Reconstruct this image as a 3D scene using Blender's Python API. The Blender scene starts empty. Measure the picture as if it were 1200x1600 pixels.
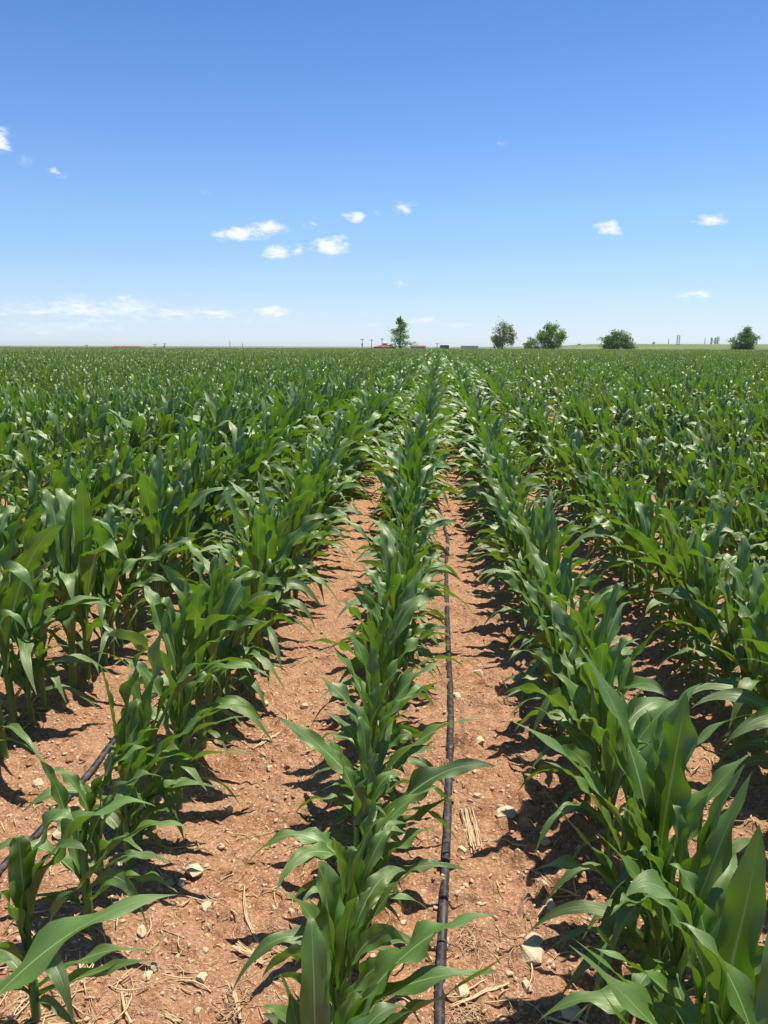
import bpy, bmesh, math, random
import numpy as np
from mathutils import Vector, Matrix, Euler

sc = bpy.context.scene
col = sc.collection
R = math.radians

# ------------------------------------------------------------------ camera
CAM_H = 1.54
PITCH, YAW, ROLL = R(12.2), R(4.0), R(0.19)
cam_d = bpy.data.cameras.new('camera')
cam_d.sensor_fit = 'VERTICAL'; cam_d.sensor_height = 36.0; cam_d.lens = 36.0*1202/1600
cam_d.clip_start = 0.02; cam_d.clip_end = 20000
cam = bpy.data.objects.new('camera', cam_d); col.objects.link(cam)
cam_rot = (Matrix.Rotation(YAW, 3, 'Z') @ Matrix.Rotation(math.pi/2 - PITCH, 3, 'X') @ Matrix.Rotation(ROLL, 3, 'Z'))
cam.matrix_world = Matrix.Translation((0, 0, CAM_H)) @ cam_rot.to_4x4()
sc.camera = cam

def ray(px, py):
    """direction of the photograph's pixel (1200 x 1600)"""
    return (cam_rot @ Vector(((px-600)/1202, -(py-800)/1202, -1))).normalized()
def at_z(px, py, z=0.0):
    d = ray(px, py); t = (z - CAM_H)/d.z
    return Vector((d.x*t, d.y*t, z))
def at_y(px, py, Y):
    d = ray(px, py); t = Y/d.y
    return Vector((d.x*t, Y, CAM_H + d.z*t))
MI = cam_rot.transposed()
def proj(p):
    v = MI @ (Vector(p) - Vector((0, 0, CAM_H)))
    if v.z > -0.05: return (-9999, -9999, 0)
    return (600 - 1202*v.x/v.z, 800 + 1202*v.y/v.z, -v.z)

# ------------------------------------------------------------------ sky and sun
SUN_EL, SUN_AZ = R(70), R(38)       # azimuth measured from +Y towards +X
world = bpy.data.worlds.new("World"); sc.world = world; world.use_nodes = True
nt = world.node_tree; nt.nodes.clear()
def N(tree, typ, **kw):
    n = tree.nodes.new(typ)
    for k, v in kw.items(): setattr(n, k, v)
    return n
def sock(tree, s, v):
    if hasattr(v, 'outputs'): tree.links.new(v.outputs[0], s)
    elif hasattr(v, 'is_output'): tree.links.new(v, s)
    else: s.default_value = v
def mth(tree, op, a, b=None, c=None, clamp=False):
    n = N(tree, 'ShaderNodeMath', operation=op); n.use_clamp = clamp
    for i, v in enumerate((a, b, c)):
        if v is not None: sock(tree, n.inputs[i], v)
    return n.outputs[0]
def vmth(tree, op, a, b=None):
    n = N(tree, 'ShaderNodeVectorMath', operation=op)
    for i, v in enumerate((a, b)):
        if v is not None: sock(tree, n.inputs[i], v)
    return n.outputs[1] if op in ('LENGTH', 'DOT_PRODUCT', 'DISTANCE') else n.outputs[0]
def mixc(tree, f, a, b, blend='MIX'):
    n = N(tree, 'ShaderNodeMix', data_type='RGBA', blend_type=blend)
    sock(tree, n.inputs[0], f); sock(tree, n.inputs[6], a); sock(tree, n.inputs[7], b)
    return n.outputs[2]
def smooth(tree, x, lo, hi, a=0.0, b=1.0):
    n = N(tree, 'ShaderNodeMapRange', interpolation_type='SMOOTHSTEP')
    sock(tree, n.inputs[0], x); n.inputs[1].default_value = lo; n.inputs[2].default_value = hi
    n.inputs[3].default_value = a; n.inputs[4].default_value = b
    return n.outputs[0]
def noise(tree, vec, scale, detail=3, rough=0.5, dim='3D'):
    n = N(tree, 'ShaderNodeTexNoise', noise_dimensions=dim)
    if vec is not None: tree.links.new(vec, n.inputs['Vector'])
    n.inputs['Scale'].default_value = scale; n.inputs['Detail'].default_value = detail
    n.inputs['Roughness'].default_value = rough
    return n

sky = N(nt, 'ShaderNodeTexSky', sky_type='NISHITA')
sky.sun_disc = False; sky.sun_elevation = SUN_EL; sky.sun_rotation = SUN_AZ
sky.altitude = 900; sky.air_density = 1.0; sky.dust_density = 0.3; sky.ozone_density = 1.8
tc = N(nt, 'ShaderNodeTexCoord')
sep = N(nt, 'ShaderNodeSeparateXYZ'); nt.links.new(tc.outputs['Generated'], sep.inputs[0])
az_ = mth(nt, 'ARCTAN2', sep.outputs[0], sep.outputs[1])
el_ = mth(nt, 'ARCSINE', sep.outputs[2])
cmb = N(nt, 'ShaderNodeCombineXYZ'); nt.links.new(az_, cmb.inputs[0]); nt.links.new(el_, cmb.inputs[1])
cmb2 = vmth(nt, 'MULTIPLY', cmb.outputs[0], (1, 2.3, 1))
wn = noise(nt, cmb2, 30, 6, 0.62)
wv = vmth(nt, 'SUBTRACT', wn.outputs['Color'], (0.5, 0.5, 0.5))
wv = vmth(nt, 'MULTIPLY', wv, (0.050, 0.022, 0))
pos = vmth(nt, 'ADD', cmb.outputs[0], wv)
CLOUDS = [  # photo px x, y, half width, half height, density
 (-2,220,22,17,.9),(40,255,20,12,.35),(89,268,11,10,.5),(315,300,12,5,.25),(372,367,42,13,1.0),(423,357,38,13,1.0),
 (433,395,19,15,.85),(463,390,14,11,.6),(515,383,35,17,1.0),(555,340,22,9,.8),(632,322,16,14,.7),(483,352,8,7,.45),
 (591,330,8,6,.35),(954,355,27,12,.85),(1111,341,25,9,.85),(784,218,14,7,.35),(622,441,16,6,.4),(1086,462,38,10,.65),
 (1098,482,20,7,.3),(424,487,32,11,.95),(335,489,40,9,.8),(270,487,34,9,.7),(195,484,38,13,.7),(125,478,50,18,.65),
 (70,488,42,10,.6),(185,470,12,8,.6),(150,500,60,12,.45),(660,501,38,7,.6),(712,507,34,6,.45),(80,521,30,7,.45),(0,486,16,6,.55),
 (590,508,26,7,.35),(470,506,30,7,.3),(560,503,14,6,.3),(1040,440,10,4,.2),(920,408,14,5,.22),(1000,402,12,4,.2),(56,502,12,4,.3)]
CLOUDS += [(230,490,300,20,.42),(120,484,150,18,.55),(90,510,170,16,.36),(200,476,60,14,.6),(400,500,120,14,.3)]
fld = None
for (cx, cy, hw, hh, den) in CLOUDS:
    d = ray(cx, cy); a0 = math.atan2(d.x, d.y); e0 = math.asin(d.z)
    dl = vmth(nt, 'SUBTRACT', pos, (a0, e0, 0))
    dl = vmth(nt, 'MULTIPLY', dl, (1202/hw/1.08, 1202/hh/1.08, 0))
    ln = vmth(nt, 'LENGTH', dl)
    v = mth(nt, 'MULTIPLY', mth(nt, 'SUBTRACT', 1.0, ln, clamp=True), den)
    fld = v if fld is None else mth(nt, 'MAXIMUM', fld, v)
fn = noise(nt, cmb2, 75, 7, 0.68)
f2 = mth(nt, 'ADD', fld, mth(nt, 'MULTIPLY', mth(nt, 'SUBTRACT', fn.outputs['Fac'], 0.5), mth(nt, 'MULTIPLY', mth(nt, 'MINIMUM', fld, 0.35), 4.2)))
cm = smooth(nt, f2, 0.08, 0.85, 0, 0.95)
# thin whitish veil low above the horizon
veil = mth(nt, 'MULTIPLY', smooth(nt, el_, 0.13, 0.0), 0.30)
hz_ = smooth(nt, el_, 0.30, 0.0)
tcol = mixc(nt, hz_, (0.86, 0.96, 1.16, 1), (0.64, 0.76, 1.06, 1))
tint = mixc(nt, 1.0, sky.outputs[0], tcol, 'MULTIPLY')
skyc = mixc(nt, veil, tint, (4.3, 4.9, 5.6, 1))
cr = N(nt, 'ShaderNodeValToRGB'); nt.links.new(mth(nt, 'MULTIPLY', el_, 2.0), cr.inputs[0]); e_ = cr.color_ramp
e_.elements[0].position = 0.0; e_.elements[0].color = (.94, .92, .95, 1); e_.elements[1].position = .9; e_.elements[1].color = (.46, .62, .70, 1)
for (py, c_) in ((500, (.90, .88, .86)), (430, (.88, .86, .78)), (330, (.80, .85, .79)), (200, (.62, .72, .78)), (5, (.46, .63, .73))):
    q_ = e_.elements.new(math.asin(ray(900, py).z)*2.0); q_.color = c_+(1,)
skyc = mixc(nt, 1.0, skyc, cr.outputs[0], 'MULTIPLY')
skyc = mixc(nt, cm, skyc, (5.6, 5.85, 6.15, 1))
bg = N(nt, 'ShaderNodeBackground'); bg.inputs[1].default_value = 0.123
nt.links.new(skyc, bg.inputs[0])
wo = N(nt, 'ShaderNodeOutputWorld'); nt.links.new(bg.outputs[0], wo.inputs[0])

sun_d = bpy.data.lights.new('sun', 'SUN'); sun_d.energy = 4.9; sun_d.angle = R(0.5); sun_d.color = (1.0, 0.955, 0.88)
sun = bpy.data.objects.new('sun', sun_d); col.objects.link(sun)
sdir = Vector((math.sin(SUN_AZ)*math.cos(SUN_EL), math.cos(SUN_AZ)*math.cos(SUN_EL), math.sin(SUN_EL)))
sun.rotation_euler = (-sdir).to_track_quat('-Z', 'Y').to_euler(); sun.location = (5, 5, 20)
sc.view_settings.view_transform = 'Standard'; sc.view_settings.look = 'None'
sc.view_settings.exposure = 0.50; sc.view_settings.gamma = 1.0
sc.render.engine = 'CYCLES'
sc.cycles.use_denoising = True
sc.cycles.max_bounces = 6; sc.cycles.transparent_max_bounces = 4

# ------------------------------------------------------------------ helpers
def mesh_np(name, V, F, attrs=None, smooth_=True):
    """V (n,3), F (m,k) all faces with k corners; attrs {name: (n,3)}"""
    V = np.ascontiguousarray(V, dtype=np.float32); F = np.ascontiguousarray(F, dtype=np.int32)
    me = bpy.data.meshes.new(name)
    k = F.shape[1]
    me.vertices.add(len(V)); me.vertices.foreach_set('co', V.ravel())
    me.loops.add(F.size); me.loops.foreach_set('vertex_index', F.ravel())
    me.polygons.add(len(F)); me.polygons.foreach_set('loop_start', np.arange(0, F.size, k, dtype=np.int32))
    if smooth_: me.polygons.foreach_set('use_smooth', np.ones(len(F), dtype=bool))
    for an, av in (attrs or {}).items():
        a = me.attributes.new(an, 'FLOAT_VECTOR', 'POINT'); a.data.foreach_set('vector', np.ascontiguousarray(av, dtype=np.float32).ravel())
    me.update(calc_edges=True)
    return me
def link(name, me, mat=None, parent=None):
    o = bpy.data.objects.new(name, me); col.objects.link(o)
    if mat is not None and me is not None and not me.materials: me.materials.append(mat)
    if parent is not None: o.parent = parent
    return o
def tag(o, label=None, cat=None, group=None, kind=None):
    if label: o['label'] = label
    if cat: o['category'] = cat
    if group: o['group'] = group
    if kind: o['kind'] = kind
    return o
def hsh(ix, iy, seed):
    h = (ix.astype(np.int64)*374761393 + iy.astype(np.int64)*668265263 + seed*2147483647) & 0xffffffff
    h = ((h ^ (h >> 13))*1274126177) & 0xffffffff
    h = h ^ (h >> 16)
    return (h & 0xffffff)/float(0xffffff)
def vnoise(x, y, seed=0):
    x = np.asarray(x, dtype=np.float64); y = np.asarray(y, dtype=np.float64)
    ix = np.floor(x); iy = np.floor(y); fx = x-ix; fy = y-iy
    fx = fx*fx*(3-2*fx); fy = fy*fy*(3-2*fy)
    ix = ix.astype(np.int64); iy = iy.astype(np.int64)
    a = hsh(ix, iy, seed); b = hsh(ix+1, iy, seed); c = hsh(ix, iy+1, seed); d = hsh(ix+1, iy+1, seed)
    return (a*(1-fx)+b*fx)*(1-fy) + (c*(1-fx)+d*fx)*fy
ROW0, ROWS = -0.185, 0.72
def terrain(x, y):
    """height of the soil surface"""
    x = np.asarray(x, dtype=np.float64); y = np.asarray(y, dtype=np.float64)
    r = np.hypot(x, y)
    f = np.clip(1 - (r-25)/40, 0, 1)
    h = (vnoise(x*1.3, y*1.3, 1)-.5)*.030 + (vnoise(x*4, y*4, 2)-.5)*.022
    c1 = vnoise(x*13+3*vnoise(x*5, y*5, 9), y*13, 3); h += (c1-.5)*.021
    c2 = vnoise(x*31, y*31, 4); h += np.maximum(c2-.42, 0)*.022
    h += (vnoise(x*75, y*75, 5)-.5)*.008
    ph = (x-ROW0)/ROWS; h += np.cos(ph*2*np.pi)*.008
    # clods: sharp bumps, patchy
    c3 = vnoise(x*22, y*22, 6); m = np.clip((vnoise(x*2.2, y*2.2, 7)-.36)*3, 0, 1); h += np.maximum(c3-.60, 0)*.085*m*np.where(x > -.1, 1.0, .6)
    far = np.clip((r-245)/480, 0, 1); far = far*far*(3-2*far)
    az = np.degrees(np.arctan2(x, y)); t = np.clip((az-1)/11, 0, 1); t = t*t*(3-2*t)
    side = np.clip((150-np.abs(az))/60, 0, 1)
    return h*f + far*side*(t*3.6-4.2*(1-t))
def terr1(x, y): return float(terrain(np.array([x]), np.array([y]))[0])

# ------------------------------------------------------------------ materials
def new_mat(name):
    m = bpy.data.materials.new(name); m.use_nodes = True
    t = m.node_tree; t.nodes.clear()
    out = N(t, 'ShaderNodeOutputMaterial'); p = N(t, 'ShaderNodeBsdfPrincipled')
    t.links.new(p.outputs[0], out.inputs[0])
    return m, t, p, out
def bump(t, h, strength, dist, p):
    b = N(t, 'ShaderNodeBump'); b.inputs['Strength'].default_value = strength; b.inputs['Distance'].default_value = dist
    t.links.new(h, b.inputs['Height']); t.links.new(b.outputs[0], p.inputs['Normal']); return b
def simple_mat(name, c, rough=0.7, var=0.15, scale=8, bumpd=0.0, spec=0.3):
    m, t, p, out = new_mat(name)
    g = N(t, 'ShaderNodeTexCoord')
    n = noise(t, g.outputs['Object'], scale, 4, 0.6)
    lo = tuple(x*(1-var) for x in c)+(1,); hi = tuple(min(1, x*(1+var)) for x in c)+(1,)
    t.links.new(mixc(t, n.outputs['Fac'], lo, hi), p.inputs['Base Color'])
    p.inputs['Roughness'].default_value = rough; p.inputs['Specular IOR Level'].default_value = spec
    if bumpd: bump(t, n.outputs['Fac'], 0.6, bumpd, p)
    return m

def leaf_mat():
    m, t, p, out = new_mat('corn_leaf')
    at = N(t, 'ShaderNodeAttribute', attribute_name='leafco')
    s = N(t, 'ShaderNodeSeparateXYZ'); t.links.new(at.outputs['Vector'], s.inputs[0])
    u, v, rnd = s.outputs
    uc = mth(t, 'ABSOLUTE', mth(t, 'SUBTRACT', u, 0.5))                # 0 midrib .. 0.5 margin
    oi = N(t, 'ShaderNodeObjectInfo')
    rr = mth(t, 'FRACT', mth(t, 'ADD', rnd, mth(t, 'MULTIPLY', oi.outputs['Random'], 0.35)))
    cv = N(t, 'ShaderNodeCombineXYZ')
    t.links.new(mth(t, 'MULTIPLY', u, 26), cv.inputs[0]); t.links.new(mth(t, 'MULTIPLY', v, 2.2), cv.inputs[1]); t.links.new(mth(t, 'MULTIPLY', rnd, 37), cv.inputs[2])
    st = noise(t, cv.outputs[0], 1.0, 2, 0.5)                          # long streaks along the veins
    cv2 = N(t, 'ShaderNodeCombineXYZ')
    t.links.new(mth(t, 'MULTIPLY', u, 2.5), cv2.inputs[0]); t.links.new(mth(t, 'MULTIPLY', v, 5), cv2.inputs[1]); t.links.new(mth(t, 'MULTIPLY', rnd, 91), cv2.inputs[2])
    bl = noise(t, cv2.outputs[0], 1.0, 3, 0.55)
    base = mixc(t, rr, (0.036, 0.086, 0.010, 1), (0.102, 0.206, 0.024, 1))
    base = mixc(t, mth(t, 'MULTIPLY', st.outputs['Fac'], 0.35), base, (0.130, 0.225, 0.050, 1))
    base = mixc(t, smooth(t, bl.outputs['Fac'], 0.35, 0.75, 0, 0.40), base, (0.042, 0.098, 0.018, 1))
    # yellower towards the leaf base
    base = mixc(t, smooth(t, v, 0.30, 0.0, 0, 0.45), base, (0.10, 0.21, 0.025, 1))
    wrib = smooth(t, v, 0.0, 1.0, 0.060, 0.018)
    rib = smooth(t, mth(t, 'DIVIDE', uc, wrib), 1.0, 0.45)
    ribc = mixc(t, mth(t, 'MULTIPLY', rib, smooth(t, v, 0.95, 0.3, 0.35, 0.95)), base, (0.34, 0.46, 0.22, 1))
    spk = noise(t, cv2.outputs[0], 14.0, 2, 0.5)
    dry = mth(t, 'MULTIPLY', smooth(t, mth(t, 'ADD', v, mth(t, 'MULTIPLY', bl.outputs['Fac'], .25)), 1.06, 1.16), smooth(t, rr, .5, .3))
    ribc = mixc(t, mth(t, 'MULTIPLY', dry, .8), ribc, (0.30, 0.22, 0.09, 1))
    ribc = mixc(t, smooth(t, spk.outputs['Fac'], 0.72, 0.80, 0, 0.35), ribc, (0.26, 0.24, 0.10, 1))
    t.links.new(ribc, p.inputs['Base Color'])
    t.links.new(smooth(t, bl.outputs['Fac'], 0.3, 0.7, 0.42, 0.58), p.inputs['Roughness'])
    p.inputs['Specular IOR Level'].default_value = 1.0; p.inputs['IOR'].default_value = 1.66
    p.inputs['Specular Tint'].default_value = (1.0, 0.99, 0.74, 1)
    h = mth(t, 'ADD', mth(t, 'MULTIPLY', mth(t, 'SINE', mth(t, 'MULTIPLY', u, 150)), 0.12), mth(t, 'MULTIPLY', st.outputs['Fac'], 0.7))
    h = mth(t, 'SUBTRACT', h, mth(t, 'MULTIPLY', rib, 0.8))
    b = bump(t, h, 0.5, 0.0026, p)
    tr = N(t, 'ShaderNodeBsdfTranslucent')
    trc = mixc(t, rib, (0.18, 0.37, 0.010, 1), (0.26, 0.40, 0.06, 1))
    t.links.new(trc, tr.inputs[0])
    ms = N(t, 'ShaderNodeMixShader'); ms.inputs[0].default_value = 0.25
    t.links.new(p.outputs[0], ms.inputs[1]); t.links.new(tr.outputs[0], ms.inputs[2]); t.links.new(ms.outputs[0], out.inputs[0])
    return m
LEAF = leaf_mat()
def stalk_mat():
    m, t, p, out = new_mat('corn_stalk')
    at = N(t, 'ShaderNodeAttribute', attribute_name='leafco')
    s = N(t, 'ShaderNodeSeparateXYZ'); t.links.new(at.outputs['Vector'], s.inputs[0])
    cv = N(t, 'ShaderNodeCombineXYZ')
    t.links.new(mth(t, 'MULTIPLY', s.outputs[0], 30), cv.inputs[0]); t.links.new(mth(t, 'MULTIPLY', s.outputs[1], 3), cv.inputs[1])
    st = noise(t, cv.outputs[0], 1, 2)
    c = mixc(t, st.outputs['Fac'], (0.07, 0.16, 0.028, 1), (0.14, 0.25, 0.055, 1))
    c = mixc(t, smooth(t, s.outputs[1], 0.16, 0.0), c, (0.26, 0.24, 0.13, 1))
    t.links.new(c, p.inputs['Base Color']); p.inputs['Roughness'].default_value = 0.45
    bump(t, st.outputs['Fac'], 0.4, 0.002, p)
    return m
STALK = stalk_mat()

def soil_mat(name='soil', clod=False):
    m, t, p, out = new_mat(name)
    g = N(t, 'ShaderNodeNewGeometry'); P = g.outputs['Position']
    n1 = noise(t, P, 1.6, 4, 0.6); n2 = noise(t, P, 14, 5, 0.65); n3 = noise(t, P, 90, 4, 0.7); n4 = noise(t, P, 320, 2, 0.6)
    c = mixc(t, smooth(t, n2.outputs['Fac'], 0.3, 0.7), (0.30, 0.124, 0.056, 1), (0.53, 0.275, 0.145, 1))
    n5 = noise(t, P, 5.0, 4, 0.6)
    c = mixc(t, smooth(t, n5.outputs['Fac'], 0.52, 0.66, 0, 0.55), c, (0.30, 0.125, 0.058, 1))
    c = mixc(t, smooth(t, n1.outputs['Fac'], 0.35, 0.65, 0, 0.45), c, (0.56, 0.335, 0.200, 1))
    c = mixc(t, smooth(t, n3.outputs['Fac'], 0.50, 0.64, 0, 0.85), c, (0.64, 0.40, 0.23, 1))
    c = mixc(t, smooth(t, n3.outputs['Fac'], 0.46, 0.30, 0, 0.6), c, (0.15, 0.055, 0.026, 1))
    if not clod:
        # pale mineral grains lying in the soil
        vo = N(t, 'ShaderNodeTexVoronoi'); vo.inputs['Scale'].default_value = 95; t.links.new(P, vo.inputs['Vector'])
        sp = N(t, 'ShaderNodeSeparateColor'); t.links.new(vo.outputs['Color'], sp.inputs[0])
        gr = mth(t, 'MULTIPLY', smooth(t, vo.outputs['Distance'], 0.36, 0.26), smooth(t, sp.outputs[0], 0.70, 0.76))
        c = mixc(t, mth(t, 'MULTIPLY', gr, 0.85), c, (0.70, 0.54, 0.35, 1))
    t.links.new(c, p.inputs['Base Color']); p.inputs['Roughness'].default_value = 0.95; p.inputs['Specular IOR Level'].default_value = 0.12
    h = mth(t, 'ADD', mth(t, 'MULTIPLY', n2.outputs['Fac'], 0.8), mth(t, 'ADD', mth(t, 'MULTIPLY', n3.outputs['Fac'], 0.8), mth(t, 'MULTIPLY', n4.outputs['Fac'], 0.25)))
    bump(t, h, 1.0, 0.020, p)
    return m
SOIL = soil_mat(); CLOD = soil_mat('soil_clod', True)
def stone_mat(name, c1, c2):
    m, t, p, out = new_mat(name)
    g = N(t, 'ShaderNodeNewGeometry'); P = g.outputs['Position']
    n1 = noise(t, P, 35, 3); n2 = noise(t, P, 160, 4, 0.7)
    c = mixc(t, n1.outputs['Fac'], c1, c2)
    c = mixc(t, smooth(t, n2.outputs['Fac'], 0.56, 0.70, 0, 0.6), c, (0.46, 0.26, 0.14, 1))
    t.links.new(c, p.inputs['Base Color']); p.inputs['Roughness'].default_value = 0.85; p.inputs['Specular IOR Level'].default_value = 0.2
    bump(t, n2.outputs['Fac'], 0.8, 0.004, p)
    return m
STONE = stone_mat('limestone', (0.50, 0.37, 0.22, 1), (0.68, 0.56, 0.38, 1))
PEB = stone_mat('pebble_stone', (0.46, 0.28, 0.16, 1), (0.68, 0.51, 0.33, 1))
STRAW = simple_mat('dry_straw', (0.60, 0.43, 0.24), 0.85, 0.5, 30, 0.003)
STRAWP = simple_mat('pale_straw', (0.52, 0.37, 0.21), 0.85, 0.5, 60, 0.003)

# ------------------------------------------------------------------ ground, one sheet out to the horizon
def ground():
    rs = [0.0, 0.3]
    while rs[-1] < 5000:
        r = rs[-1]
        st = max(0.006, r*0.0042) if r < 14 else (r*0.012 if r < 70 else r*0.045)
        rs.append(r+st)
    rs = np.array(rs[1:])
    fr = np.linspace(-42, 42, 720)
    bk = np.linspace(42, 318, 56)[1:-1]
    th = np.radians(np.concatenate([fr, bk]))
    n, m_ = len(rs), len(th)
    X = rs[:, None]*np.sin(th)[None, :]; Y = rs[:, None]*np.cos(th)[None, :]
    Z = terrain(X, Y)
    V = np.stack([X, Y, Z], -1).reshape(-1, 3)
    i = np.arange(n-1)[:, None]*m_; j = np.arange(m_)[None, :]; j2 = (j+1) % m_
    F = np.stack([i+j, i+j+m_*1, i+j2+m_, i+j2], -1).reshape(-1, 4)
    F = F[:, ::-1]
    me = mesh_np('ground', V, F)
    # close the hole at the centre
    bm = bmesh.new(); bm.from_mesh(me); bm.verts.ensure_lookup_table()
    bm.faces.new([bm.verts[k] for k in range(m_)][::-1]); bm.normal_update(); bm.to_mesh(me); bm.free()
    o = link('ground', me, SOIL); tag(o, kind='structure')
ground()

# far grassland past the corn, following the terrain
def grain_mat():
    m, t, p, out = new_mat('grassland')
    g = N(t, 'ShaderNodeNewGeometry'); P = g.outputs['Position']
    mp = N(t, 'ShaderNodeMapping'); mp.inputs['Scale'].default_value = (0.006, 0.02, 0.0); t.links.new(P, mp.inputs[0])
    n1 = noise(t, mp.outputs[0], 1.0, 3, 0.6); n2 = noise(t, P, 0.35, 4, 0.6)
    c = mixc(t, smooth(t, n1.outputs['Fac'], 0.40, 0.60), (0.085, 0.135, 0.035, 1), (0.20, 0.215, 0.08, 1))
    c = mixc(t, smooth(t, n2.outputs['Fac'], 0.35, 0.7, 0, 0.5), c, (0.10, 0.16, 0.04, 1))
    t.links.new(c, p.inputs['Base Color']); p.inputs['Roughness'].default_value = 0.9; p.inputs['Specular IOR Level'].default_value = 0.1
    return m
def far_field():
    rs = 238*np.power(4800/238., np.linspace(0, 1, 60)); th = np.radians(np.linspace(-50, 50, 160))
    X = rs[:, None]*np.sin(th)[None, :]; Y = rs[:, None]*np.cos(th)[None, :]
    Z = terrain(X, Y)+0.12
    V = np.stack([X, Y, Z], -1).reshape(-1, 3); m_ = len(th)
    i = np.arange(len(rs)-1)[:, None]*m_; j = np.arange(m_-1)[None, :]
    F = np.stack([i+j, i+j+1, i+j+1+m_, i+j+m_], -1).reshape(-1, 4)[:, ::-1]
    o = link('far_field', mesh_np('far_field', V, F), grain_mat()); tag(o, kind='structure')
far_field()

# ------------------------------------------------------------------ corn
def leaf_arrays(P0, tip, rise, W, fold=1.0, twist=0.0, wave=0.25, ph=0.0, ns=22, na=6, rnd=0.5, out=0.12, side=0.0, nwave=3.5, w0=0.5):
    """a corn blade from P0 to tip; rise = how high the curve climbs before arching over"""
    P0 = np.array(P0, float); tip = np.array(tip, float)
    hz = tip-P0; hz[2] = 0; reach = np.linalg.norm(hz)+1e-6; az = hz/reach
    Sx = np.array([-az[1], az[0], 0.0])
    up = np.array([0, 0, 1.0])
    B1 = P0 + az*reach*out + up*rise*0.62
    B2 = P0 + az*reach*0.62 + up*rise*1.12 + Sx*side
    s = np.linspace(0, 1, ns+1); s = s**0.94
    q = s[:, None]
    C = (1-q)**3*P0 + 3*(1-q)**2*q*B1 + 3*(1-q)*q*q*B2 + q**3*tip
    T = 3*(1-q)**2*(B1-P0) + 6*(1-q)*q*(B2-B1) + 3*q*q*(tip-B2)
    T /= np.linalg.norm(T, axis=1)[:, None]+1e-9
    S = np.cross(up, az); S = np.repeat(S[None], len(s), 0)
    S = S - T*np.sum(S*T, 1)[:, None]; S /= np.linalg.norm(S, axis=1)[:, None]
    Nn = np.cross(T, S)
    a = (twist*(s**1.3))[:, None]
    S2 = S*np.cos(a)+Nn*np.sin(a); N2 = Nn*np.cos(a)-S*np.sin(a)
    k = np.clip(s/0.38, 0, 1); k = k*k*(3-2*k)
    tt = np.clip((s-0.34)/0.66, 0, 1)
    w = 0.5*W*(w0+(1-w0)*k)*(1-tt**2.0)*(1+0.05*np.sin(s*9+ph))
    w[-1] = 0.0006
    f = fold*(R(68)*np.exp(-s*7.5)+R(17)*(1-s*0.7))
    c = np.linspace(-1, 1, na+1)
    ac = np.sqrt(c*c+0.006)-0.0775
    env = np.sin(np.pi*np.clip(s*1.05, 0, 1))**0.6
    wv = wave*w[:, None]*(np.abs(c)**2.2)[None, :]*np.sin(2*np.pi*nwave*s[:, None]+ph+np.where(c > 0, 2.1, 0)[None, :])*env[:, None]
    wv += 0.10*w[:, None]*np.sin(2*np.pi*1.7*s[:, None]+ph*2+1.5*c[None, :])*np.abs(c)[None, :]
    V = C[:, None, :] + S2[:, None, :]*(w[:, None]*c[None, :]*np.cos(f)[:, None])[:, :, None] + N2[:, None, :]*(w[:, None]*ac[None, :]*np.sin(f)[:, None]+wv)[:, :, None]
    n2 = na+1
    A = np.empty((len(s), n2, 3)); A[:, :, 0] = (c*0.5+0.5)[None, :]; A[:, :, 1] = s[:, None]; A[:, :, 2] = rnd
    i = np.arange(ns)[:, None]*n2; j = np.arange(na)[None, :]
    F = np.stack([i+j, i+j+1, i+j+1+n2, i+j+n2], -1).reshape(-1, 4)
    return V.reshape(-1, 3), F, A.reshape(-1, 3)

def stalk_arrays(H, r0, lean, nseg=14, nr=9, azp=0.0):
    """oval stem wrapped in sheaths, a step at every collar"""
    zs = np.linspace(0, 1, nseg+1)
    V = []; A = []
    for q in zs:
        rr = r0*(1.0-0.28*q)*(1+0.10*math.sin(q*5.2*2*math.pi)*(0.4+0.6*q))
        z = -0.02 + q*(H+0.02)
        if q > .93: rr *= 0.55
        for k in range(nr):
            th = 2*math.pi*k/nr
            x = rr*1.22*math.cos(th); y = rr*0.88*math.sin(th)
            V.append((x*math.cos(azp)-y*math.sin(azp)+lean[0]*q*q, x*math.sin(azp)+y*math.cos(azp)+lean[1]*q*q, z)); A.append((k/nr, q, 0.4))
    F = []
    for i in range(nseg):
        for k in range(nr):
            F.append((i*nr+k, i*nr+(k+1) % nr, (i+1)*nr+(k+1) % nr, (i+1)*nr+k))
    return np.array(V), np.array(F), np.array(A)

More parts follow.
